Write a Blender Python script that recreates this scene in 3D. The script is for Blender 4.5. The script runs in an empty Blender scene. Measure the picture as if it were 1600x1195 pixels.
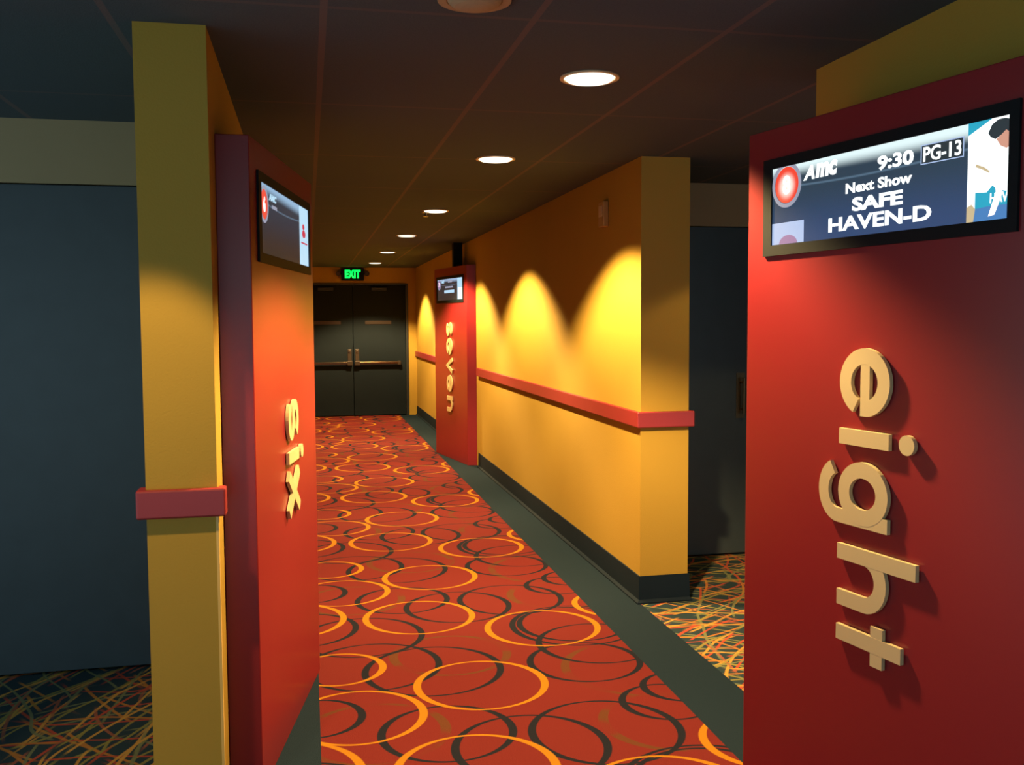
import bpy, bmesh, math, random
from mathutils import Vector, Matrix, Euler
random.seed(7)
S = bpy.context.scene
COL = S.collection
PI = math.pi
ROT = math.radians(10.3)

# ------------------------------------------------------------------ camera
CAM_H = 1.543
yaw, pitch, roll = math.radians(11.9926), math.radians(3.7119), math.radians(-0.294)
cF = Vector((math.sin(yaw)*math.cos(pitch), math.cos(yaw)*math.cos(pitch), -math.sin(pitch)))
cR0 = Vector((math.cos(yaw), -math.sin(yaw), 0)); cU0 = cR0.cross(cF)
cR = cR0*math.cos(roll)+cU0*math.sin(roll); cU = -cR0*math.sin(roll)+cU0*math.cos(roll)
cam = bpy.data.objects.new('camera', bpy.data.cameras.new('camera')); COL.objects.link(cam)
cam.data.sensor_width = 36; cam.data.lens = 36*1500/1600; cam.data.clip_start = 0.02
cam.matrix_world = Matrix(((cR.x, cU.x, -cF.x, 0), (cR.y, cU.y, -cF.y, 0), (cR.z, cU.z, -cF.z, CAM_H), (0, 0, 0, 1)))
S.camera = cam
# ------------------------------------------------------------------ world and exposure
S.view_settings.view_transform = 'Standard'; S.view_settings.look = 'None'
S.view_settings.gamma = 1; S.view_settings.use_curve_mapping = False
S.view_settings.exposure = 0.0
W = bpy.data.worlds.new('cool_ambient_fill'); S.world = W; W.use_nodes = True  # added teal ambient fill that lifts the darks, not a lobby source
W.node_tree.nodes['Background'].inputs['Color'].default_value = (.42, .64, .74, 1)
W.node_tree.nodes['Background'].inputs['Strength'].default_value = 1.5
# lamp strengths
WARM = (1.0, .70, .30)
P_SPOT, L_DISC = 420, 2.2
HALF = math.radians(60.5)

# ------------------------------------------------------------------ material helpers
def sr(r, g, b):
    f = lambda c: (c/255/12.92) if c/255 <= .04045 else ((c/255+.055)/1.055)**2.4
    return (f(r), f(g), f(b), 1)
def newmat(name):
    m = bpy.data.materials.new(name); m.use_nodes = True
    nt = m.node_tree; return m, nt, nt.nodes['Principled BSDF']
class N:
    """tiny node builder: everything is a socket or a number"""
    def __init__(s, nt): s.nt = nt
    def put(s, inp, v):
        if isinstance(v, bpy.types.NodeSocket): s.nt.links.new(v, inp)
        elif v is not None: inp.default_value = v
    def m(s, op, a, b=None, c=None):
        n = s.nt.nodes.new('ShaderNodeMath'); n.operation = op
        for i, v in enumerate((a, b, c)):
            if v is not None: s.put(n.inputs[i], v)
        return n.outputs[0]
    def mix(s, f, a, b):
        n = s.nt.nodes.new('ShaderNodeMix'); n.data_type = 'RGBA'
        s.put(n.inputs[0], f); s.put(n.inputs[6], a); s.put(n.inputs[7], b); return n.outputs[2]
    def ss(s, v, a, b, lo=0., hi=1.):
        n = s.nt.nodes.new('ShaderNodeMapRange'); n.interpolation_type = 'SMOOTHSTEP'
        s.put(n.inputs[0], v); s.put(n.inputs[1], a); s.put(n.inputs[2], b); s.put(n.inputs[3], lo); s.put(n.inputs[4], hi)
        return n.outputs[0]
    def noise(s, scale, detail=2., vec=None, rough=.5):
        n = s.nt.nodes.new('ShaderNodeTexNoise'); n.inputs['Scale'].default_value = scale
        n.inputs['Detail'].default_value = detail; n.inputs['Roughness'].default_value = rough
        if vec is not None: s.put(n.inputs['Vector'], vec)
        return n.outputs['Fac']
    def pos(s):
        return s.nt.nodes.new('ShaderNodeNewGeometry').outputs['Position']
    def xyz(s, v):
        n = s.nt.nodes.new('ShaderNodeSeparateXYZ'); s.put(n.inputs[0], v); return n.outputs
    def comb(s, x, y, z=0.):
        n = s.nt.nodes.new('ShaderNodeCombineXYZ')
        for i, v in enumerate((x, y, z)): s.put(n.inputs[i], v)
        return n.outputs[0]
    def bump(s, h, strength, dist, bsdf):
        n = s.nt.nodes.new('ShaderNodeBump'); n.inputs['Strength'].default_value = strength
        n.inputs['Distance'].default_value = dist; s.put(n.inputs['Height'], h)
        s.nt.links.new(n.outputs[0], bsdf.inputs['Normal'])
def plain(name, col, rough=.6, metal=0., var=.08, scale=6., bscale=220., bstr=.15, spec=.5):
    m, nt, b = newmat(name); n = N(nt)
    p = n.pos()
    f = n.noise(scale, 3., p)
    d = tuple(c*(1-var) for c in col[:3])+(1,); l = tuple(min(1, c*(1+var)) for c in col[:3])+(1,)
    n.put(b.inputs['Base Color'], n.mix(f, d, l))
    b.inputs['Roughness'].default_value = rough; b.inputs['Metallic'].default_value = metal
    b.inputs['Specular IOR Level'].default_value = spec
    if bstr: n.bump(n.noise(bscale, 2., p), bstr, .002, b)
    return m
def emis(name, col, k):
    m, nt, b = newmat(name)
    b.inputs['Base Color'].default_value = (.01, .01, .01, 1)
    b.inputs['Emission Color'].default_value = col; b.inputs['Emission Strength'].default_value = k
    b.inputs['Roughness'].default_value = .4
    # a faint pixel flicker keeps it procedural
    n = N(nt); n.put(b.inputs['Emission Strength'], n.m('MULTIPLY_ADD', n.noise(40., 1., n.pos()), .06*k, .97*k))
    return m

M = {}
M['mustard'] = plain('mustard_paint', (.40, .242, .034, 1), .75, var=.05, scale=2.5, bscale=160, bstr=.35, spec=.25)
M['band'] = plain('olive_band_paint', (.34, .25, .13, 1), .8, var=.05)
M['rail'] = plain('red_rail', (.24, .020, .026, 1), .4, var=.05, bstr=.03)
M['red'] = plain('red_laminate', (.215, .013, .017, 1), .33, var=.04, scale=3., bstr=.03)
M['cream'] = plain('cream_letters', (.56, .43, .225, 1), .45, var=.03, bstr=.03)
M['base'] = plain('dark_rubber_base', (.005, .012, .022, 1), .7, var=.15, spec=.15)
M['door'] = plain('dark_door', (.040, .054, .062, 1), .42, var=.15, scale=9., bstr=.05)
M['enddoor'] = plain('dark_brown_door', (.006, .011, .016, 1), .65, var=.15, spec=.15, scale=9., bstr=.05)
M['doorframe'] = plain('dark_door_frame', (.016, .021, .026, 1), .45, var=.1)
M['brass'] = plain('satin_bronze_bar', (.12, .075, .04, 1), .25, 1., bstr=.02)
M['plate'] = plain('dull_brown_plate', (.05, .035, .026, 1), .4, .4, bstr=.02)
M['black'] = plain('black_plastic', (.005, .008, .010, 1), .6, bstr=.03, spec=.15)
M['trimring'] = plain('lamp_ring', (.55, .42, .25, 1), .5, bstr=.02)
M['grille'] = plain('tan_grille', (.40, .30, .17, 1), .6, bscale=500, bstr=.6)
M['pull'] = plain('worn_bronze_pull', (.16, .11, .06, 1), .4, .8, bstr=.02)
M['paleplate'] = plain('pale_box', (.40, .25, .07, 1), .5)
M['guard'] = plain('clear_guard', (.72, .45, .12, 1), .3, bstr=0)
M['disc'] = emis('lamp_glow', (1, .90, .66, 1), L_DISC)

# carpet border
def m_border():
    m, nt, b = newmat('charcoal_border_carpet'); n = N(nt); p = n.pos()
    f = n.noise(260., 2., p, .7)
    n.put(b.inputs['Base Color'], n.mix(f, (.006, .014, .023, 1), (.012, .024, .037, 1)))
    b.inputs['Roughness'].default_value = .95; b.inputs['Specular IOR Level'].default_value = .1
    n.bump(f, .6, .004, b); return m
M['border'] = m_border()

# ring carpet: three sets of overlapping circles repeating every 1.75 m down the hall
def m_rings():
    m, nt, b = newmat('red_ring_carpet'); n = N(nt); p = n.pos(); x, y, z = n.xyz(p)
    PER = 1.75
    def ring(cx, cy, r, w):
        dy = n.m('SUBTRACT', n.m('WRAP', n.m('SUBTRACT', y, cy), PER/2, -PER/2), 0.)
        dx = n.m('SUBTRACT', x, cx)
        d = n.m('SQRT', n.m('ADD', n.m('MULTIPLY', dx, dx), n.m('MULTIPLY', dy, dy)))
        t = n.m('DIVIDE', dx, r)                       # strokes swell on the sides
        ww = n.m('MULTIPLY_ADD', n.m('MULTIPLY', t, t), w*1.0, w*.55)
        e = n.m('SUBTRACT', n.m('ABSOLUTE', n.m('SUBTRACT', d, r)), ww)
        return n.ss(e, -.0025, .0025, 1., 0.)
    def union(L, w):
        o = None
        for c in L:
            v = ring(c[0], c[1], c[2], w)
            o = v if o is None else n.m('MAXIMUM', o, v)
        return o
    Y = [(.695, 3.935, .270), (.543, 4.92, .275), (1.13, 4.61, .275), (.106, 4.244, .195), (.165, 3.71, .255), (-.13, 4.995, .285), (1.64, 3.17, .245)]
    D = [(.259, 4.25, .294), (.517, 4.144, .297), (.234, 4.667, .29), (-.05, 4.832, .26), (.0, 3.725, .18), (.487, 3.49, .245),
         (.767, 3.303, .275), (1.073, 3.374, .279), (1.202, 4.10, .247), (1.332, 4.332, .28), (1.297, 4.64, .272), (1.514, 3.724, .158),
         (1.397, 3.586, .179), (1.30, 2.87, .315)]
    O = [(1.349, 3.41, .263), (.218, 3.548, .267), (1.42, 3.98, .33), (.62, 4.32, .26)]
    pile = n.noise(330., 2., p, .7); soft = n.noise(5., 3., p)
    base = n.mix(pile, (.095, .0105, .0095, 1), (.165, .019, .016, 1))
    base = n.mix(n.m('MULTIPLY', soft, .35), base, (.115, .013, .012, 1))
    gap = n.noise(4.5, 1., p)
    c = n.mix(n.m('MULTIPLY', union(O, .013), n.ss(gap, .42, .55, .1, .75)), base, (.085, .036, .012, 1))
    c = n.mix(union(D, .0105), c, (.010, .011, .018, 1))
    c = n.mix(union(Y, .0105), c, (.34, .135, .008, 1))
    n.put(b.inputs['Base Color'], c)
    b.inputs['Roughness'].default_value = .95; b.inputs['Specular IOR Level'].default_value = .08
    n.bump(pile, .5, .004, b); return m
M['rings'] = m_rings()

# alcove carpet: thin criss-crossing arcs on charcoal
def m_arcs():
    m, nt, b = newmat('arc_scribble_carpet'); n = N(nt); p = n.pos(); x, y, z = n.xyz(p)
    pile = n.noise(330., 2., p, .7)
    c = n.mix(pile, (.013, .027, .036, 1), (.032, .052, .062, 1))
    wob = n.noise(1.6, 1., p)
    rnd = random.Random(3)
    cols = [(.42, .16, .03, 1), (.24, .20, .05, 1), (.40, .06, .03, 1), (.52, .26, .05, 1), (.16, .17, .08, 1), (.30, .09, .05, 1)]
    for i in range(17):
        a = rnd.uniform(0, 2*PI); R = rnd.uniform(.8, 2.2); sp = rnd.uniform(.13, .22)
        cx = 1.9+math.cos(a)*R*1.6; cy = 4.2+math.sin(a)*R*1.6
        dx = n.m('SUBTRACT', x, cx); dy = n.m('SUBTRACT', y, cy)
        d = n.m('SQRT', n.m('ADD', n.m('MULTIPLY', dx, dx), n.m('MULTIPLY', dy, dy)))
        d = n.m('MULTIPLY_ADD', wob, rnd.uniform(-.35, .35), d)
        f = n.m('ABSOLUTE', n.m('WRAP', d, sp/2, -sp/2))
        g = n.noise(2.4, 0., n.comb(n.m('ADD', x, 7.3*i), n.m('ADD', y, 3.1*i)))
        line = n.m('MULTIPLY', n.ss(f, .0045, .0085, 1., 0.), n.ss(g, .47, .54, 0., .85))
        c = n.mix(line, c, cols[i % 6])
    n.put(b.inputs['Base Color'], c)
    b.inputs['Roughness'].default_value = .95; b.inputs['Specular IOR Level'].default_value = .08
    n.bump(pile, .5, .004, b); return m
M['arcs'] = m_arcs()

# ceiling: 600 mm lay-in tiles between faint tees
def m_ceiling():
    m, nt, b = newmat('dark_ceiling_tile'); n = N(nt); p = n.pos(); x, y, z = n.xyz(p)
    fx = n.m('ABSOLUTE', n.m('WRAP', n.m('SUBTRACT', x, .06), .2975, -.2975))
    fy = n.m('ABSOLUTE', n.m('WRAP', n.m('SUBTRACT', y, .35), .6, -.6))
    g = n.m('MAXIMUM', n.ss(fx, .009, .012, 1., 0.), n.m('MULTIPLY', n.ss(fy, .009, .012, 1., 0.), .55))
    sp = n.noise(180., 3., p, .8)
    c = n.mix(sp, (.048, .066, .080, 1), (.098, .128, .148, 1))
    c = n.mix(g, c, (.140, .118, .120, 1))
    n.put(b.inputs['Base Color'], c); b.inputs['Roughness'].default_value = .9
    b.inputs['Specular IOR Level'].default_value = .15
    n.bump(sp, .4, .003, b); return m
M['ceiling'] = m_ceiling()

# ------------------------------------------------------------------ mesh helpers
def tag(o, label=None, cat=None, group=None, kind=None):
    if label: o['label'] = label
    if cat: o['category'] = cat
    if group: o['group'] = group
    if kind: o['kind'] = kind
    return o
def empty(name, loc=(0, 0, 0), rz=0., label=None, cat=None, group=None):
    o = bpy.data.objects.new(name, None); COL.objects.link(o); o.empty_display_size = .1
    o.location = loc; o.rotation_euler = (0, 0, rz); return tag(o, label, cat, group)
def obj(name, bm, mat, parent=None, bevel=0., smooth=False, seg=2):
    bmesh.ops.recalc_face_normals(bm, faces=bm.faces)
    me = bpy.data.meshes.new(name); bm.to_mesh(me); bm.free()
    me.materials.append(mat)
    if smooth:
        for f in me.polygons: f.use_smooth = True
    o = bpy.data.objects.new(name, me); COL.objects.link(o)
    if parent: o.parent = parent
    if bevel:
        b = o.modifiers.new('bevel', 'BEVEL'); b.width = bevel; b.segments = seg; b.limit_method = 'ANGLE'
    return o
def box(bm, x0, x1, y0, y1, z0, z1):
    v = [bm.verts.new((x, y, z)) for x in (x0, x1) for y in (y0, y1) for z in (z0, z1)]
    for f in ((0, 1, 3, 2), (4, 6, 7, 5), (0, 4, 5, 1), (2, 3, 7, 6), (0, 2, 6, 4), (1, 5, 7, 3)):
        bm.faces.new([v[i] for i in f])
def prism(bm, pts, ax, a, b):
    """extrude a 2-D outline along axis ax ('z': pts are x,y ; 'y': pts are x,z ; 'x': pts are y,z)"""
    mk = {'z': lambda p, t: (p[0], p[1], t), 'y': lambda p, t: (p[0], t, p[1]), 'x': lambda p, t: (t, p[0], p[1])}[ax]
    A = [bm.verts.new(mk(p, a)) for p in pts]; B = [bm.verts.new(mk(p, b)) for p in pts]
    bm.faces.new(A); bm.faces.new(B[::-1])
    for i in range(len(pts)):
        j = (i+1) % len(pts); bm.faces.new((A[i], B[i], B[j], A[j]))
def cyl(bm, c, r, h, ax='z', n=32, r2=None):
    r2 = r if r2 is None else r2
    def P(t, rr, k):
        u, w = math.cos(t)*rr, math.sin(t)*rr
        return {'z': (c[0]+u, c[1]+w, c[2]+k), 'y': (c[0]+u, c[1]+k, c[2]+w), 'x': (c[0]+k, c[1]+u, c[2]+w)}[ax]
    A = [bm.verts.new(P(2*PI*i/n, r, 0)) for i in range(n)]; B = [bm.verts.new(P(2*PI*i/n, r2, h)) for i in range(n)]
    bm.faces.new(A[::-1]); bm.faces.new(B)
    for i in range(n):
        j = (i+1) % n; bm.faces.new((A[i], A[j], B[j], B[i]))
def annulus(bm, c, ri, ro, z0, z1, n=40):
    rings = [[bm.verts.new((c[0]+math.cos(2*PI*i/n)*r, c[1]+math.sin(2*PI*i/n)*r, z)) for i in range(n)]
             for r, z in ((ri, z0), (ro, z0), (ro, z1), (ri, z1))]
    for k in range(4):
        a, b_ = rings[k], rings[(k+1) % 4]
        for i in range(n):
            j = (i+1) % n; bm.faces.new((a[i], a[j], b_[j], b_[i]))
def ribbon(bm, pts, w, f, y0, y1, closed=False):
    """thick stroke along a centre line; f maps letter (x,y) to (u,z); extruded y0..y1"""
    n = len(pts); L = []; R = []
    for i in range(n):
        a = Vector(pts[(i-1) % n] if (closed or i > 0) else pts[i]); c = Vector(pts[(i+1) % n] if (closed or i < n-1) else pts[i])
        t = (c-a).normalized(); q = Vector((-t.y, t.x))
        # mitre
        k = 1.
        if closed or 0 < i < n-1:
            t1 = (Vector(pts[i])-a).normalized(); k = 1/max(.5, t1.dot(t))
        p = Vector(pts[i]); L.append(f(*(p+q*w/2*k))); R.append(f(*(p-q*w/2*k)))
    V = [[bm.verts.new((p[0], y, p[1])) for p in side] for side in (L, R) for y in (y0, y1)]
    L0, L1, R0, R1 = V
    rg = range(n) if closed else range(n-1)
    for i in rg:
        j = (i+1) % n
        bm.faces.new((L0[i], L0[j], R0[j], R0[i])); bm.faces.new((L1[i], R1[i], R1[j], L1[j]))
        bm.faces.new((L0[i], L1[i], L1[j], L0[j])); bm.faces.new((R0[i], R0[j], R1[j], R1[i]))
    if not closed:
        for i in (0, n-1): bm.faces.new((L0[i], R0[i], R1[i], L1[i]))
def struct(name, bm, mat, parent=None, bevel=0.):
    o = obj(name, bm, mat, parent, bevel)
    if not parent: o['kind'] = 'structure'
    return o
def B(*a):
    bm = bmesh.new(); box(bm, *a); return bm

# ------------------------------------------------------------------ the hall
CZ = 2.405                       # ceiling height
XL, XR = -.274, 1.745            # corridor wall planes
YE = 15.73                       # end wall
WL0, WL1 = -.477, 2.020          # outer faces of the two wing walls
YL, YR0, YR1 = 2.98, 3.10, 4.889 # left wing wall starts; right mouth from YR0 to YR1
YDL, YDR = 4.46, 5.78            # alcove door walls
BH = .15
# floors: each covering is its own slab, edge to edge
struct('floor', B(.02, 1.455, -1.5, YE+.2, -.05, 0), M['rings'])
bm = bmesh.new(); box(bm, XL, .02, -1.5, YE+.2, -.05, 0); struct('floor_border_left', bm, M['border'])
bm = bmesh.new(); box(bm, 1.455, XR, -1.5, YE+.2, -.05, 0); struct('floor_border_right', bm, M['border'])
struct('floor_alcove_left', B(-3.2, XL, -1.5, YDL+.1, -.05, 0), M['arcs'])
struct('floor_alcove_right', B(XR, 5.0, -1.5, YDR+.1, -.05, 0), M['arcs'])
struct('ceiling', B(-3.2, 5.0, -1.5, YE+.2, CZ, CZ+.05), M['ceiling'])
# walls
struct('wall_left', B(WL0, XL, YL, 5.5, 0, CZ), M['mustard'])
struct('wall_left_far', B(WL0, XL, 9.3, YE, 0, CZ), M['mustard'])
# unseen recess added on the left so that side bounces less light
struct('wall_added_recess_side', B(-2.9, -2.8, YDL+.2, 10.2, 0, CZ), M['doorframe'])
struct('wall_added_recess_band', B(-2.8, WL0, 10.0, 10.06, 2.135, CZ), M['band'])
struct('wall_added_recess', B(-2.8, WL0, 10.06, 10.2, 0, CZ), M['doorframe'])
struct('floor_added_recess', B(-2.9, XL, YDL+.1, 10.2, -.05, 0), M['arcs'])
struct('wall_right', B(XR, WL1, YR1, YE, 0, CZ), M['mustard'])
struct('wall_right_near', B(XR, WL1, -1.5, YR0, 0, CZ), M['mustard'])
bm = bmesh.new()
box(bm, WL0, -.17, YE, YE+.15, 0, CZ); box(bm, 1.61, WL1, YE, YE+.15, 0, CZ); box(bm, -.17, 1.61, YE, YE+.15, 2.15, CZ)
struct('wall_end', bm, M['mustard'])
struct('wall_alcove_left', B(-3.2, WL0, YDL+.06, YDL+.2, 0, CZ), M['doorframe'])
struct('wall_alcove_left_band', B(-3.2, WL0, YDL, YDL+.06, 2.135, CZ), M['band'])
struct('wall_alcove_right', B(WL1, 3.6, YDR+.06, YDR+.2, 0, CZ), M['doorframe'])
struct('wall_alcove_right_side', B(3.6, 3.7, YR0-.3, YDR+.2, 0, CZ), M['doorframe'])
struct('wall_alcove_right_band', B(WL1, 3.6, YDR, YDR+.06, 2.135, CZ), M['band'])

# baseboards with a small cove toe
def baseboard(name, pts):
    """pts: outer wall line from start to end with the room on the LEFT hand"""
    bm = bmesh.new()
    prof = [(0, 0), (.022, 0), (.022, .008), (.010, .022), (.008, BH), (0, BH)]
    rings = []
    for i, p in enumerate(pts):
        p = Vector(p)
        ns = []
        if i > 0: d = (p-Vector(pts[i-1])).normalized(); ns.append(Vector((-d.y, d.x)))
        if i < len(pts)-1: d = (Vector(pts[i+1])-p).normalized(); ns.append(Vector((-d.y, d.x)))
        q = sum(ns, Vector((0, 0)))
        if len(ns) == 2: q = q/(1+ns[0].dot(ns[1]))
        rings.append([bm.verts.new((p.x+q.x*o, p.y+q.y*o, h)) for o, h in prof])
    for a, b_ in zip(rings, rings[1:]):
        for k in range(len(prof)):
            j = (k+1) % len(prof); bm.faces.new((a[k], a[j], b_[j], b_[k]))
    bm.faces.new(rings[0]); bm.faces.new(rings[-1][::-1])
    return struct(name, bm, M['base'])
baseboard('baseboard_right', [(WL1, YDR), (WL1, YR1), (XR, YR1), (XR, 9.90)])
baseboard('baseboard_right_far', [(XR, 11.16), (XR, YE)])
baseboard('baseboard_left', [(XL, YL), (WL0, YL), (WL0, YDL)])
baseboard('baseboard_left_far', [(XL, YE), (XL, 9.3), (WL0, 9.3), (WL0, 10.0)])
baseboard('baseboard_left_middle', [(WL0, 5.5), (XL, 5.5), (XL, 4.32)])
baseboard('baseboard_right_near', [(XR, 2.98), (XR, YR0), (WL1, YR0)])

# red chair rails wrapping the wall ends
def rail_wrap(name, pts, z0=.962, z1=1.048, p=.026):
    bm = bmesh.new(); prof = [(.0, z0), (p, z0), (p, z1), (.0, z1)]; rings = []
    for i, q0 in enumerate(pts):
        q0 = Vector(q0); ns = []
        if i > 0: d = (q0-Vector(pts[i-1])).normalized(); ns.append(Vector((-d.y, d.x)))
        if i < len(pts)-1: d = (Vector(pts[i+1])-q0).normalized(); ns.append(Vector((-d.y, d.x)))
        q = sum(ns, Vector((0, 0)))
        if len(ns) == 2: q = q/(1+ns[0].dot(ns[1]))
        rings.append([bm.verts.new((q0.x+q.x*o, q0.y+q.y*o, h)) for o, h in prof])
    for a, b_ in zip(rings, rings[1:]):
        for k in range(4): bm.faces.new((a[k], a[(k+1) % 4], b_[(k+1) % 4], b_[k]))
    bm.faces.new(rings[0]); bm.faces.new(rings[-1][::-1])
    return struct(name, bm, M['rail'], bevel=.006)
rail_wrap('trim_1', [(WL1, YR1+.05), (WL1, YR1), (XR, YR1), (XR, 9.90)])
rail_wrap('trim_2', [(XR, 11.16), (XR, YE)])
rail_wrap('trim_3', [(XL, YL+.03), (XL, YL), (WL0, YL), (WL0, YL+.05)])
rail_wrap('trim_4', [(XL, YE), (XL, 9.3), (WL0, 9.3), (WL0, 9.35)])
rail_wrap('trim_7', [(WL0, 5.5), (XL, 5.5), (XL, 4.32)])
# thin corner guard below the rail on the left wing wall
bm = bmesh.new(); box(bm, XL-.006, XL+.002, YL-.002, YL, BH, .96); box(bm, XL, XL+.002, YL, YL+.02, BH, .96)
struct('trim_5', bm, M['guard'])
# ------------------------------------------------------------------ doors
def door_leaf(name, x0, x1, y, mat, z1=2.12):
    """leaf facing -Y at plane y"""
    o = struct(name, B(x0+.004, x1-.004, y, y+.045, .012, z1), mat, bevel=.003)
    return o
def part(name, bm, mat, par, bevel=0., label=None, smooth=False):
    o = obj(name, bm, mat, par, bevel, smooth)
    if label: o['label'] = label
    return o
# end of the hall: frame and two leaves with push bars
bm = bmesh.new()
for a in ((-.17, -.13, YE-.02, YE+.12, 0, 2.15), (1.57, 1.61, YE-.02, YE+.12, 0, 2.15), (-.13, 1.57, YE-.02, YE+.12, 2.12, 2.15)): box(bm, *a)
struct('trim_6', bm, M['doorframe'], bevel=.003)
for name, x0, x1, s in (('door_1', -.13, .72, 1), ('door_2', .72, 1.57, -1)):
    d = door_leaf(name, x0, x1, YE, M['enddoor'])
    bm = bmesh.new(); a, b_ = (x0+.12, x1-.08) if s == 1 else (x0+.08, x1-.12)
    box(bm, a, b_, YE-.075, YE-.045, .84, .885)
    h = part('push_bar', bm, M['brass'], d, .006, 'bronze push bar')
    bm = bmesh.new(); xe = (x1-.10) if s == 1 else (x0+.02)
    box(bm, xe, xe+.08, YE-.08, YE-.001, .825, .90)
    xo = (x0+.08) if s == 1 else (x1-.14)
    box(bm, xo, xo+.05, YE-.078, YE-.001, .83, .895)
    part('bar_end_case', bm, M['plate'], d, .006)
    bm = bmesh.new(); box(bm, xe+.01, xe+.07, YE-.012, YE-.001, .90, 1.09); cyl(bm, (xe+.04, YE-.03, 1.05), .02, .03, 'y', 16)
    part('lock_plate', bm, M['plate'], d, .003)
    cx = (x0+x1)/2
    bm = bmesh.new(); box(bm, cx-.21+.02*s, cx+.21+.02*s, YE-.008, YE-.001, 1.49, 1.545)
    part('name_strip', bm, M['plate'], d, .002, 'narrow dull brown strip')
    bm = bmesh.new(); box(bm, cx-.12, cx+.12, YE-.07, YE-.001, 2.03, 2.08)
    part('door_closer', bm, M['doorframe'], d, .006)
struct('wall_end_light_block', B(-.17, 1.61, YE+.10, YE+.14, 0, 2.15), M['doorframe'])  # unseen panel added to stop world light leaking past the door leaves
# alcove doors
def pull(par, x, y, z0=.93, z1=1.165):
    bm = bmesh.new(); cyl(bm, (x, y-.055, z0), .011, z1-z0, 'z', 16)
    for z in (z0+.03, z1-.03): cyl(bm, (x, y-.055, z), .008, .0545, 'y', 12)
    box(bm, x-.03, x+.03, y-.004, y-.0005, z0-.03, z1+.03)
    part('pull_handle', bm, M['pull'], par, 0, 'upright bronze pull handle')
for k, (x0, x1, hx) in enumerate(((2.03, 2.81, 2.745), (2.81, 3.59, 2.875))):
    d = door_leaf('door_%d' % (3+k), x0, x1, YDR, M['door'], z1=2.13)
    if hx: pull(d, hx, YDR)
for k, (x0, x1, hx) in enumerate(((-1.52, WL0-.01, -1.44), (-2.50, -1.52, -1.60))):
    d = door_leaf('door_%d' % (6+k), x0, x1, YDL, M['door'], z1=2.13)
    pull(d, hx, YDL)

for k, (x0, x1, hx) in enumerate(((-1.40, WL0-.01, -1.33), (-2.32, -1.40, -1.47))):  # doors of the added recess, out of view
    d = door_leaf('door_%d' % (8+k), x0, x1, 10.0, M['door'], z1=2.13)
    pull(d, hx, 10.0)

# ------------------------------------------------------------------ flat writing
def text_bm(body, u0, u1, v0, v1, y, bold=.0, shear=0., depth=.0008):
    """lettering fitted to the box u0..u1 / v0..v1 on the local plane y (facing -Y)"""
    cu = bpy.data.curves.new('lettering', 'FONT'); cu.body = body; cu.offset = bold; cu.shear = shear; cu.resolution_u = 3
    o = bpy.data.objects.new('lettering', cu); COL.objects.link(o)
    bpy.context.view_layer.update()
    me = bpy.data.meshes.new_from_object(o.evaluated_get(bpy.context.evaluated_depsgraph_get()))
    bpy.data.objects.remove(o); bpy.data.curves.remove(cu)
    bm = bmesh.new(); bm.from_mesh(me); bpy.data.meshes.remove(me)
    xs = [v.co.x for v in bm.verts]; ys = [v.co.y for v in bm.verts]
    a, b_, c, d = min(xs), max(xs), min(ys), max(ys)
    for v in bm.verts:
        v.co = Vector((u0+(v.co.x-a)/(b_-a)*(u1-u0), y, v0+(v.co.y-c)/(d-c)*(v1-v0)))
    r = bmesh.ops.extrude_face_region(bm, geom=bm.faces[:])
    for e in r['geom']:
        if isinstance(e, bmesh.types.BMVert): e.co.y += depth
    return bm
def ell(bm, cu_, cv, ru, rv, y, d=.0006, n=40):
    prism(bm, [(cu_+ru*math.cos(2*PI*i/n), cv+rv*math.sin(2*PI*i/n)) for i in range(n)], 'y', y, y+d)
def ringe(bm, cu_, cv, ru, rv, k, y, d=.0006, n=40):
    for i in range(n):
        t0, t1 = 2*PI*i/n, 2*PI*(i+1)/n
        prism(bm, [(cu_+ru*math.cos(t0), cv+rv*math.sin(t0)), (cu_+ru*math.cos(t1), cv+rv*math.sin(t1)),
                   (cu_+ru*k*math.cos(t1), cv+rv*k*math.sin(t1)), (cu_+ru*k*math.cos(t0), cv+rv*k*math.sin(t0))], 'y', y, y+d)

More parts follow.
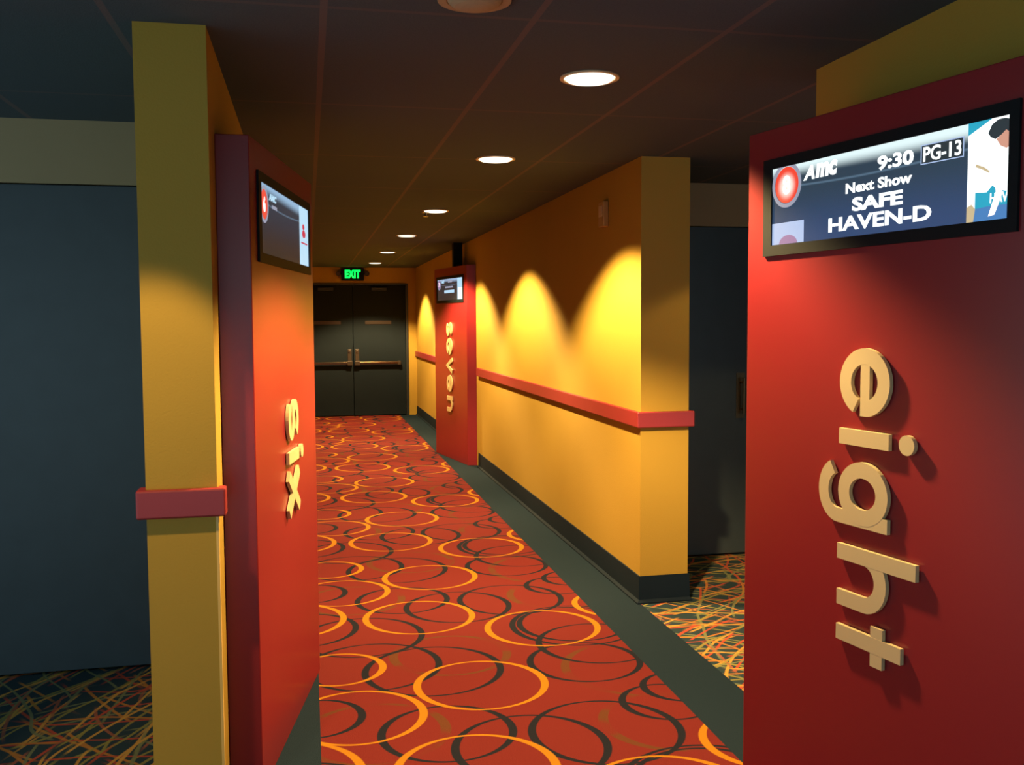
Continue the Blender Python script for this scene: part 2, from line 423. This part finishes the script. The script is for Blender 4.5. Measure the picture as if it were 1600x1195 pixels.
# ------------------------------------------------------------------ sign towers
PW, PH = 1.10, 2.13
VB, XH, ST = .455, .189, .044     # baseline, x-height, stroke of the cream letters
GAP, TH = .003, .012              # letters stand off the face on studs
def arc(cx, cy, r, a0, a1, n=20, ry=None):
    ry = ry or r
    return [(cx+r*math.cos(math.radians(a0+(a1-a0)*i/n)), cy+ry*math.sin(math.radians(a0+(a1-a0)*i/n))) for i in range(n+1)]
def letter(parent, ch, z_top, wd):
    """one letter turned to read downwards: letter x runs down the panel, letter y runs to the reader's right"""
    f = lambda x, y: (VB+y, z_top-x)
    bm = bmesh.new(); y0, y1 = -(GAP+TH), -GAP; h = ST/2; R = XH/2
    k = [0]
    def rib(pts, w=ST, closed=False):
        ribbon(bm, pts, w, f, y0+.0003*k[0], y1, closed); k[0] += 1
    rx = wd/2-h; ry = R-h
    if ch == 'e':
        rib(arc(wd/2, R, rx, 4, 334, 36, ry)); rib([(h*.6, R+.003), (wd-.001, R+.003)], .034)
    elif ch == 'i':
        rib([(wd/2, 0), (wd/2, XH)]); cx, cy = f(wd/2, XH+.062)
        prism(bm, [(cx+.0265*math.cos(2*PI*i/24), cy+.0265*math.sin(2*PI*i/24)) for i in range(24)], 'y', y0, y1)
    elif ch == 'g':
        rib(arc(wd/2-.004, R, rx-.004, 0, 360, 40, ry)[:-1], ST, True)
        rib([(wd-h, XH), (wd-h, -.003)]+arc(wd/2, -.003, wd/2-h, 0, -158, 18, .058)[1:], .040)
    elif ch == 'h':
        rib([(h, 0), (h, .291)]); rib([(wd-h, 0), (wd-h, XH*.55)]+arc(wd/2, XH*.55, wd/2-h, 0, 180, 16, XH*.45-h)[1:])
    elif ch == 't':
        m = .052; rib([(m, 0), (m, .245)]); rib([(0, .157), (wd, .157)], .044)
    elif ch == 'n':
        rib([(h, 0), (h, XH)]); rib([(wd-h, 0), (wd-h, XH*.55)]+arc(wd/2, XH*.55, wd/2-h, 0, 180, 16, XH*.45-h)[1:])
    elif ch == 'v':
        rib([(h, XH), (wd/2, h*.9), (wd-h, XH)])
    elif ch == 'x':
        rib([(h, 0), (wd-h, XH)]); rib([(h, XH), (wd-h, 0)])
    elif ch == 's':
        w = ST*.86; hh = w/2; r1 = (XH-w)/4
        up = arc(wd/2, XH-hh-r1, wd/2-hh, 25, 270, 20, r1); dn = arc(wd/2, hh+r1, wd/2-hh, 90, -155, 20, r1)
        rib(up+dn[1:], w)
    # studs back to the panel
    for sx, sy in ((wd*.5 if ch in 'it' else h, .03 if ch != 's' else .02), (wd*.5 if ch in 'it' else (wd-h), .045 if ch not in 'v' else XH-.03)):
        if ch in 'eg': sx, sy = (h, R) if sx == h else (wd-h, R)
        if ch == 's': sx, sy = (wd/2, h*.8) if sx == h else (wd/2, XH-h*.8)
        if ch == 'v': sx, sy = (h, XH-.02) if sx == h else (wd/2, .04)
        c = f(sx, sy); cyl(bm, (c[0], -GAP-.002, c[1]), .006, GAP+.002, 'y', 10)
    return part('letter', bm, M['cream'], parent)

def screen_mat(name, dark, hdr, right_split, glow):
    m, nt, b = newmat(name); n = N(nt)
    g = nt.nodes.new('ShaderNodeTexCoord').outputs['Generated']; x, y, z = n.xyz(g)
    c = n.mix(n.ss(z, .0, .75), glow, dark)
    edge = n.m('SUBTRACT', z, n.m('MULTIPLY_ADD', n.m('POWER', n.m('SUBTRACT', x, .45), 2.), .28, .70))
    c = n.mix(n.ss(n.m('ABSOLUTE', edge), .0, .022, .30, 0.), c, (.25, .42, .60, 1))
    c = n.mix(n.ss(n.m('MULTIPLY_ADD', x, .06, z), .84, 1.0), c, hdr)
    n.put(b.inputs['Emission Color'], c); b.inputs['Emission Strength'].default_value = 1.
    b.inputs['Base Color'].default_value = (.01, .012, .015, 1); b.inputs['Roughness'].default_value = .25
    return m
E_W = emis('screen_white', (.93, 1, 1, 1), 1.5)
E_P = emis('screen_pale', (.50, .66, 1, 1), .85)
E_R = emis('screen_red', (1, .10, .06, 1), .9)
E_RW = emis('screen_hot', (1, .86, .80, 1), 1.6)
E_G = emis('screen_chrome', (.55, .58, .75, 1), .6)
E_PK = emis('screen_mauve', (.55, .30, .65, 1), .6)
E_T = emis('screen_teal', (.03, .50, .72, 1), .8)
E_BL = emis('screen_blue', (.10, .32, .75, 1), .7)
E_S = emis('screen_sand', (.78, .62, .36, 1), .8)
E_H = emis('screen_dark', (.03, .045, .055, 1), .8)
E_K = emis('screen_skin', (.85, .42, .30, 1), .8)
E_D6 = emis('screen_pale_blue', (.52, .80, 1, 1), .95)
E_DR = emis('screen_crimson', (.75, .05, .10, 1), .8)

def badge(mat_mid, p, cx, cz, r, digit, y, hot=None):
    bm = bmesh.new(); ringe(bm, cx, cz, r, r, .82, y-.0008)
    k = part('badge_ring', bm, E_G, p, 0, 'pale chrome ring of the round badge')
    bm = bmesh.new(); ell(bm, cx, cz, r*.80, r*.80, y)
    part('badge_disc', bm, mat_mid, p, 0, 'glowing red disc')
    part('badge_number', text_bm(digit, cx-r*.26, cx+r*.26, cz-r*.42, cz+r*.42, y-.0012, .045), hot or E_W, p, 0, 'white number %s' % digit)

def glowdisc():
    m, nt, b = newmat('screen_glow_disc'); n = N(nt)
    g = nt.nodes.new('ShaderNodeTexCoord').outputs['Generated']; x, y, z = n.xyz(g)
    dx = n.m('SUBTRACT', x, .5); dz = n.m('SUBTRACT', z, .47)
    d = n.m('SQRT', n.m('ADD', n.m('MULTIPLY', dx, dx), n.m('MULTIPLY', dz, dz)))
    n.put(b.inputs['Emission Color'], n.mix(n.ss(d, .16, .44), (1, .80, .70, 1), (.85, .06, .03, 1)))
    b.inputs['Emission Strength'].default_value = 1.1; b.inputs['Base Color'].default_value = (.01, .01, .01, 1); return m
E_GD = glowdisc()

def tower(foot, loc, rz, word, tops, widths, label):
    root = empty('sign_tower', loc, rz, label, 'sign', 'red wedge-shaped number signs along the hall')
    bm = bmesh.new(); prism(bm, foot, 'z', .0, PH)
    part('body', bm, M['red'], root, .003, 'glossy red wedge body')
    bm = bmesh.new(); u0, u1, v0, v1 = .087, 1.012, 1.738, 2.035; a0, a1, b0, b1 = .127, .985, 1.770, 2.004
    for a in ((u0, a0, v0, v1), (a1, u1, v0, v1), (a0, a1, v0, b0), (a0, a1, b1, v1)): box(bm, a[0], a[1], -.008, -.0005, a[2], a[3])
    disp = part('display', bm, M['black'], root, 0, 'black framed landscape screen')
    for ch, zt, w in zip(word, tops, widths): letter(root, ch, zt, w)
    return root, disp, (a0, a1, b0, b1)

YS = -.003
def screen(disp, A, mat):
    bm = bmesh.new(); box(bm, A[0], A[1], YS, -.0006, A[2], A[3]); return part('screen', bm, mat, disp, 0, 'lit screen picture')
def txt(disp, s, u0, u1, v0, v1, bold=.02, mat=None, shear=0., y=None):
    return part('caption', text_bm(s, u0, u1, v0, v1, (y or YS)-.0012, bold, shear), mat or E_W, disp, 0, 'lettering %s' % s)
def patch(disp, pts, mat, y, name='poster_patch', label=None):
    bm = bmesh.new(); prism(bm, pts, 'y', y, y+.0004); return part(name, bm, mat, disp, 0, label)

# --- eight (right, nearest)
sa, ca = math.sin(ROT), math.cos(ROT)
def foot_right(xf):
    """wedge outline whose two back corners lie on the right wall plane"""
    g = 1.745-xf; e = .04
    return [(0, 0), (PW, 0), (PW+e, (g-(PW+e)*sa)/ca), (0, g/ca)]
rzR = math.atan2(-ca, sa); rzL = math.atan2(ca, sa)
t8, d8, A = tower(foot_right(1.399), (1.399, 2.90, 0), rzR, 'eight', (1.462, 1.235, 1.148, .907, .704), (.188, .043, .184, .176, .111),
    'red wedge sign reading eight in cream letters, nearest on the right, with bright screen')
screen(d8, A, screen_mat('screen_picture_eight', (.030, .055, .085, 1), (.80, .98, 1, 1), .86, (.035, .07, .17, 1)))
badge(E_GD, d8, .196, 1.948, .068, '8', YS-.0014, E_RW)
txt(d8, 'A', .272, .322, 1.950, 1.992, .04, shear=.25)
txt(d8, 'mc', .326, .416, 1.950, 1.992, .05, shear=.15)
txt(d8, '9:30', .572, .698, 1.936, 1.974, .035)
patch(d8, [(.722, 1.929), (.856, 1.929), (.856, 1.978), (.722, 1.978)], E_H, YS-.0005, 'rating_box', 'dark box behind the rating')
for q in ((.722, .856, 1.929, 1.9315), (.722, .856, 1.9755, 1.978), (.722, .7245, 1.929, 1.978), (.8535, .856, 1.929, 1.978)):
    patch(d8, [(q[0], q[2]), (q[1], q[2]), (q[1], q[3]), (q[0], q[3])], E_P, YS-.001, 'rating_border')
txt(d8, 'PG-13', .730, .848, 1.935, 1.972, .02)
txt(d8, 'Next Show', .452, .694, 1.889, 1.918, .03)
txt(d8, 'SAFE', .478, .664, 1.838, 1.876, .042)
txt(d8, 'HAVEN-D', .384, .760, 1.788, 1.828, .030)
patch(d8, [(.128, 1.771), (.276, 1.771), (.276, 1.836), (.128, 1.836)], E_P, YS-.0005, 'ticket_box', 'pale blue box at lower left of the picture')
patch(d8, [(.205+.042*math.cos(PI*i/16), 1.771+.026*math.sin(PI*i/16)) for i in range(17)], E_PK, YS-.0012, 'ticket_arc', 'mauve arc')
# poster column (plain stand-in: pale figures by the sea)
pu0, pu1, pv0, pv1 = .868, .985, 1.770, 2.004
patch(d8, [(pu0, pv0), (pu1, pv0), (pu1, pv1), (pu0, pv1)], E_W, YS-.0004, 'poster', 'pale film poster column')
patch(d8, [(pu0, pv1), (.935, pv1), (.868, 1.975)], E_T, YS-.0009)
patch(d8, [(.925, 1.972), (.935, 1.990), (.952, 1.999), (.972, 1.999), (.985, 1.994), (.985, 1.965), (.962, 1.963), (.945, 1.955), (.932, 1.962)], E_H, YS-.0010, label='dark hair shape')
patch(d8, [(.948, 1.955), (.962, 1.963), (.974, 1.972), (.985, 1.965), (.985, 1.934), (.976, 1.930), (.960, 1.938)], E_K, YS-.0011)
patch(d8, [(.892, 1.800), (.985, 1.800), (.985, 1.832), (.955, 1.838), (.940, 1.850), (.925, 1.836), (.892, 1.838)], E_T, YS-.0009)
patch(d8, [(.886, 1.770), (.985, 1.770), (.985, 1.803), (.930, 1.803), (.890, 1.800)], E_BL, YS-.0010)
patch(d8, [(.868, 1.770), (.888, 1.770), (.893, 1.800), (.882, 1.812), (.868, 1.806)], E_S, YS-.0011)
patch(d8, [(.930, 1.779), (.948, 1.782), (.968, 1.828), (.962, 1.872), (.946, 1.872), (.950, 1.834)], E_RW, YS-.0011)
patch(d8, [(.893, 1.905), (.915, 1.896), (.932, 1.884), (.930, 1.880), (.912, 1.890), (.891, 1.899)], E_S, YS-.0011)
txt(d8, 'HAV', .935, .984, 1.809, 1.832, .02, y=YS-.0006)

# --- six (left)
t6, d6, A = tower([(0, 0), (PW, 0), (PW, (.274-.170+1.1*sa)/ca), (-.02, .102)], (-.170, 3.17, 0), rzL, 'six', (1.247, 1.056, .992), (.150, .043, .187),
    'red wedge sign reading six in cream letters, fixed to the left wall')
screen(d6, A, screen_mat('screen_picture_six', (.030, .040, .060, 1), (.30, .48, .68, 1), .86, (.030, .026, .022, 1)))
badge(E_R, d6, .178, 1.935, .062, '6', YS-.0014, E_W)
txt(d6, 'AMC', .255, .375, 1.958, 1.982, .04, mat=E_D6, shear=.25)
patch(d6, [(.30, 1.934), (.38, 1.934), (.38, 1.946), (.30, 1.946)], E_G, YS-.001, 'illegible_line')
patch(d6, [(.800, 1.770), (.985, 1.770), (.985, 2.004), (.800, 2.004)], E_D6, YS-.0005, 'poster', 'pale blue column of the picture')
bm = bmesh.new(); ell(bm, .880, 1.925, .022, .012, YS-.0012); ell(bm, .886, 1.897, .034, .016, YS-.0012); part('poster_mark', bm, E_DR, d6, 0, 'crimson blot on the pale column')
patch(d6, [(.83, 1.857), (.96, 1.857), (.96, 1.863), (.83, 1.863)], E_DR, YS-.001, 'illegible_line')

# --- seven (right, far)
t7, d7, A = tower(foot_right(1.45), (1.45, 11.12, 0), rzR, 'seven', (1.523, 1.350, 1.135, .937, .702), (.150, .185, .180, .185, .172),
    'distant red wedge sign reading seven in cream letters, against the yellow wall on the right')
screen(d7, A, screen_mat('screen_picture_seven', (.030, .033, .038, 1), (.35, .48, .68, 1), .86, (.03, .03, .028, 1)))
badge(E_PK, d7, .190, 1.945, .058, '7', YS-.0014, E_RW)
txt(d7, 'AMC', .265, .375, 1.960, 1.990, .05, mat=E_D6, shear=.25)
patch(d7, [(.50, 1.962), (.64, 1.962), (.64, 1.983), (.50, 1.983)], E_G, YS-.001, 'illegible_line')
patch(d7, [(.40, 1.904), (.67, 1.904), (.67, 1.922), (.40, 1.922)], E_G, YS-.001, 'illegible_line')
patch(d7, [(.37, 1.848), (.71, 1.848), (.71, 1.880), (.37, 1.880)], E_D6, YS-.001, 'illegible_line')
patch(d7, [(.815, 1.770), (.985, 1.770), (.985, 2.004), (.815, 2.004)], E_D6, YS-.0005, 'poster', 'pale column of the picture')
patch(d7, [(.835, 1.775), (.975, 1.775), (.975, 1.895), (.835, 1.895)], E_W, YS-.0010)

# cable duct between the top of the far tower and the ceiling
bm = bmesh.new(); box(bm, 1.60, 1.70, 10.62, 10.74, PH, CZ)
tag(obj('cable_duct', bm, M['black'], None, .004), 'short dark square duct rising from the top of the seven sign to the ceiling', 'duct')

# ------------------------------------------------------------------ lamps
def lamp_light(parent, loc, power, half, blend=.42, rad=.045, color=WARM, aim=None):
    L = bpy.data.lights.new('bulb_light', 'SPOT'); L.energy = power; L.spot_size = 2*half; L.spot_blend = blend
    L.shadow_soft_size = rad; L.color = color
    o = bpy.data.objects.new('bulb_light', L); COL.objects.link(o); o.parent = parent; o.location = loc
    if aim is None:
        # batwing output: a recessed reflector throws more light towards the rim of its cone
        L.use_nodes = True; nt = L.node_tree; n = N(nt)
        z = n.xyz(nt.nodes.new('ShaderNodeNewGeometry').outputs['Incoming'])[2]
        c = n.m('MAXIMUM', n.m('ABSOLUTE', z), .4)
        n.put(nt.nodes['Emission'].inputs['Strength'], n.m('POWER', n.m('DIVIDE', 1., c), 2.1))
    if aim is not None: o.rotation_euler = Vector(aim).to_track_quat('-Z', 'Y').to_euler()
    return o
def downlight_parts(root, r=.092):
    bm = bmesh.new(); annulus(bm, (0, 0), r, r+.014, -.006, 0.)
    part('trim_ring', bm, M['trimring'], root, .001)
    bm = bmesh.new(); cyl(bm, (0, 0, -.012), r*.86, .0115, 'z', 40, r)
    part('lens', bm, M['disc'], root, 0, 'glowing white lens')
names = {0: 'round recessed ceiling lamp, nearest and largest of the row', 1: 'round recessed ceiling lamp, second nearest of the row, near the top middle of the photo',
         2: 'round recessed ceiling lamp, third nearest, beside the small orange sprinkler', 3: 'round recessed ceiling lamp, fourth from the camera in the row',
         4: 'tiny round recessed ceiling lamp, second farthest in the row', 5: 'tiny round recessed ceiling lamp, farthest of the row above the exit sign'}
base = None
for i, yy in enumerate((3.35, 5.10, 7.57, 9.80, 12.18, 14.45)):
    if base is None:
        r_ = base = empty('ceiling_downlight', (1.0, yy, CZ)); downlight_parts(base)
    else:
        r_ = base.copy(); COL.objects.link(r_); r_.location = (1.0, yy, CZ)
        for ch in [c for c in base.children if c.type == 'MESH']:
            c2 = ch.copy(); COL.objects.link(c2); c2.parent = r_
    tag(r_, names[i], 'ceiling lamp', 'recessed ceiling lamps in a row down the hall')
    lamp_light(r_, (0, 0, -.020), P_SPOT, HALF)
# adjustable lamp over the left wall end, barely in frame
w = empty('ceiling_eyeball_lamp', (.455, 2.60, CZ), 0, 'dim tan round ceiling fitting cut off by the top edge of the photo', 'ceiling lamp')
bm = bmesh.new(); annulus(bm, (0, 0), .075, .10, -.008, 0.); part('trim_ring', bm, M['grille'], w, .002)
bm = bmesh.new()
import itertools
for k in range(6):
    a0, a1 = PI/2*k/6, PI/2*(k+1)/6
    cyl(bm, (0, 0, -.030*math.sin(a1)-.001), .074*math.cos(a1)+.001, .030*(math.sin(a1)-math.sin(a0)), 'z', 32, .074*math.cos(a0)+.001)
part('eyeball', bm, M['grille'], w, 0, 'tan domed shade')
# alcove lamps that light the wall ends (recessed, above the frame)
def alcove_lamp(x, y, aim, half, power, label, blend=.15):
    r_ = empty('ceiling_downlight', (x, y, CZ), 0, label, 'ceiling lamp'); downlight_parts(r_, .07)
    lamp_light(r_, (0, 0, -.020), power, half, blend, .03, WARM, aim); return r_
alcove_lamp(-.54, 2.32, (.13, .66, -1.36), math.radians(19), 115, 'recessed ceiling lamp above the front of the left wall end', .5)
alcove_lamp(2.55, 4.05, (0, 0, -1), math.radians(58), 40, 'recessed ceiling lamp in the right-hand alcove behind the eight sign')

# ------------------------------------------------------------------ small fittings
# exit sign over the end doors with two emergency lamp heads
ex = empty('exit_sign', (.725, YE, 2.19), 0, 'green lit EXIT sign with dark housing above the end doors', 'exit sign')
part('housing', B(-.18, .18, -.075, -.001, 0, .20), M['black'], ex, .006)
part('letters', text_bm('EXIT', -.125, .125, .035, .175, -.0775, .06, depth=.002), emis('exit_green', (.0, 1, .10, 1), 1.6), ex, 0, 'glowing green letters EXIT')
for s in (-1, 1):
    bm = bmesh.new(); cyl(bm, (s*.225, -.085, .11), .040, .055, 'y', 24, .028)
    box(bm, s*.175-.004, s*.21+.004, -.05, -.035, .10, .12) if s > 0 else box(bm, s*.21-.004, s*.175+.004, -.05, -.035, .10, .12)
    h = part('lamp_head', bm, M['black'], ex, 0)
    bm = bmesh.new(); cyl(bm, (s*.225, -.088, .11), .032, .003, 'y', 24); part('lamp_lens', bm, M['plate'], h, 0, 'dull brown lens')
# sprinkler
sp = empty('fire_sprinkler', (.955, 7.86-.20, CZ), 0, 'small orange ceiling sprinkler just past the third ceiling lamp', 'sprinkler')
bm = bmesh.new(); cyl(bm, (0, 0, -.012), .032, .0115, 'z', 24); part('flange', bm, M['brass'], sp)
bm = bmesh.new(); cyl(bm, (0, 0, -.040), .010, .028, 'z', 12); cyl(bm, (0, 0, -.044), .022, .004, 'z', 20); part('deflector', bm, M['brass'], sp)
sp.location = (.93, 7.62, CZ)
# pale box high on the right wall
wb = empty('wall_alarm_box', (XR, 5.50, 2.165), 0, 'small pale box mounted high on the yellow wall beside the wall end', 'alarm box')
part('box', B(-.035, -.0005, -.05, .05, -.075, .075), M['paleplate'], wb, .006)
part('face', B(-.039, -.034, -.032, .032, -.015, .05), M['trimring'], wb, .002)
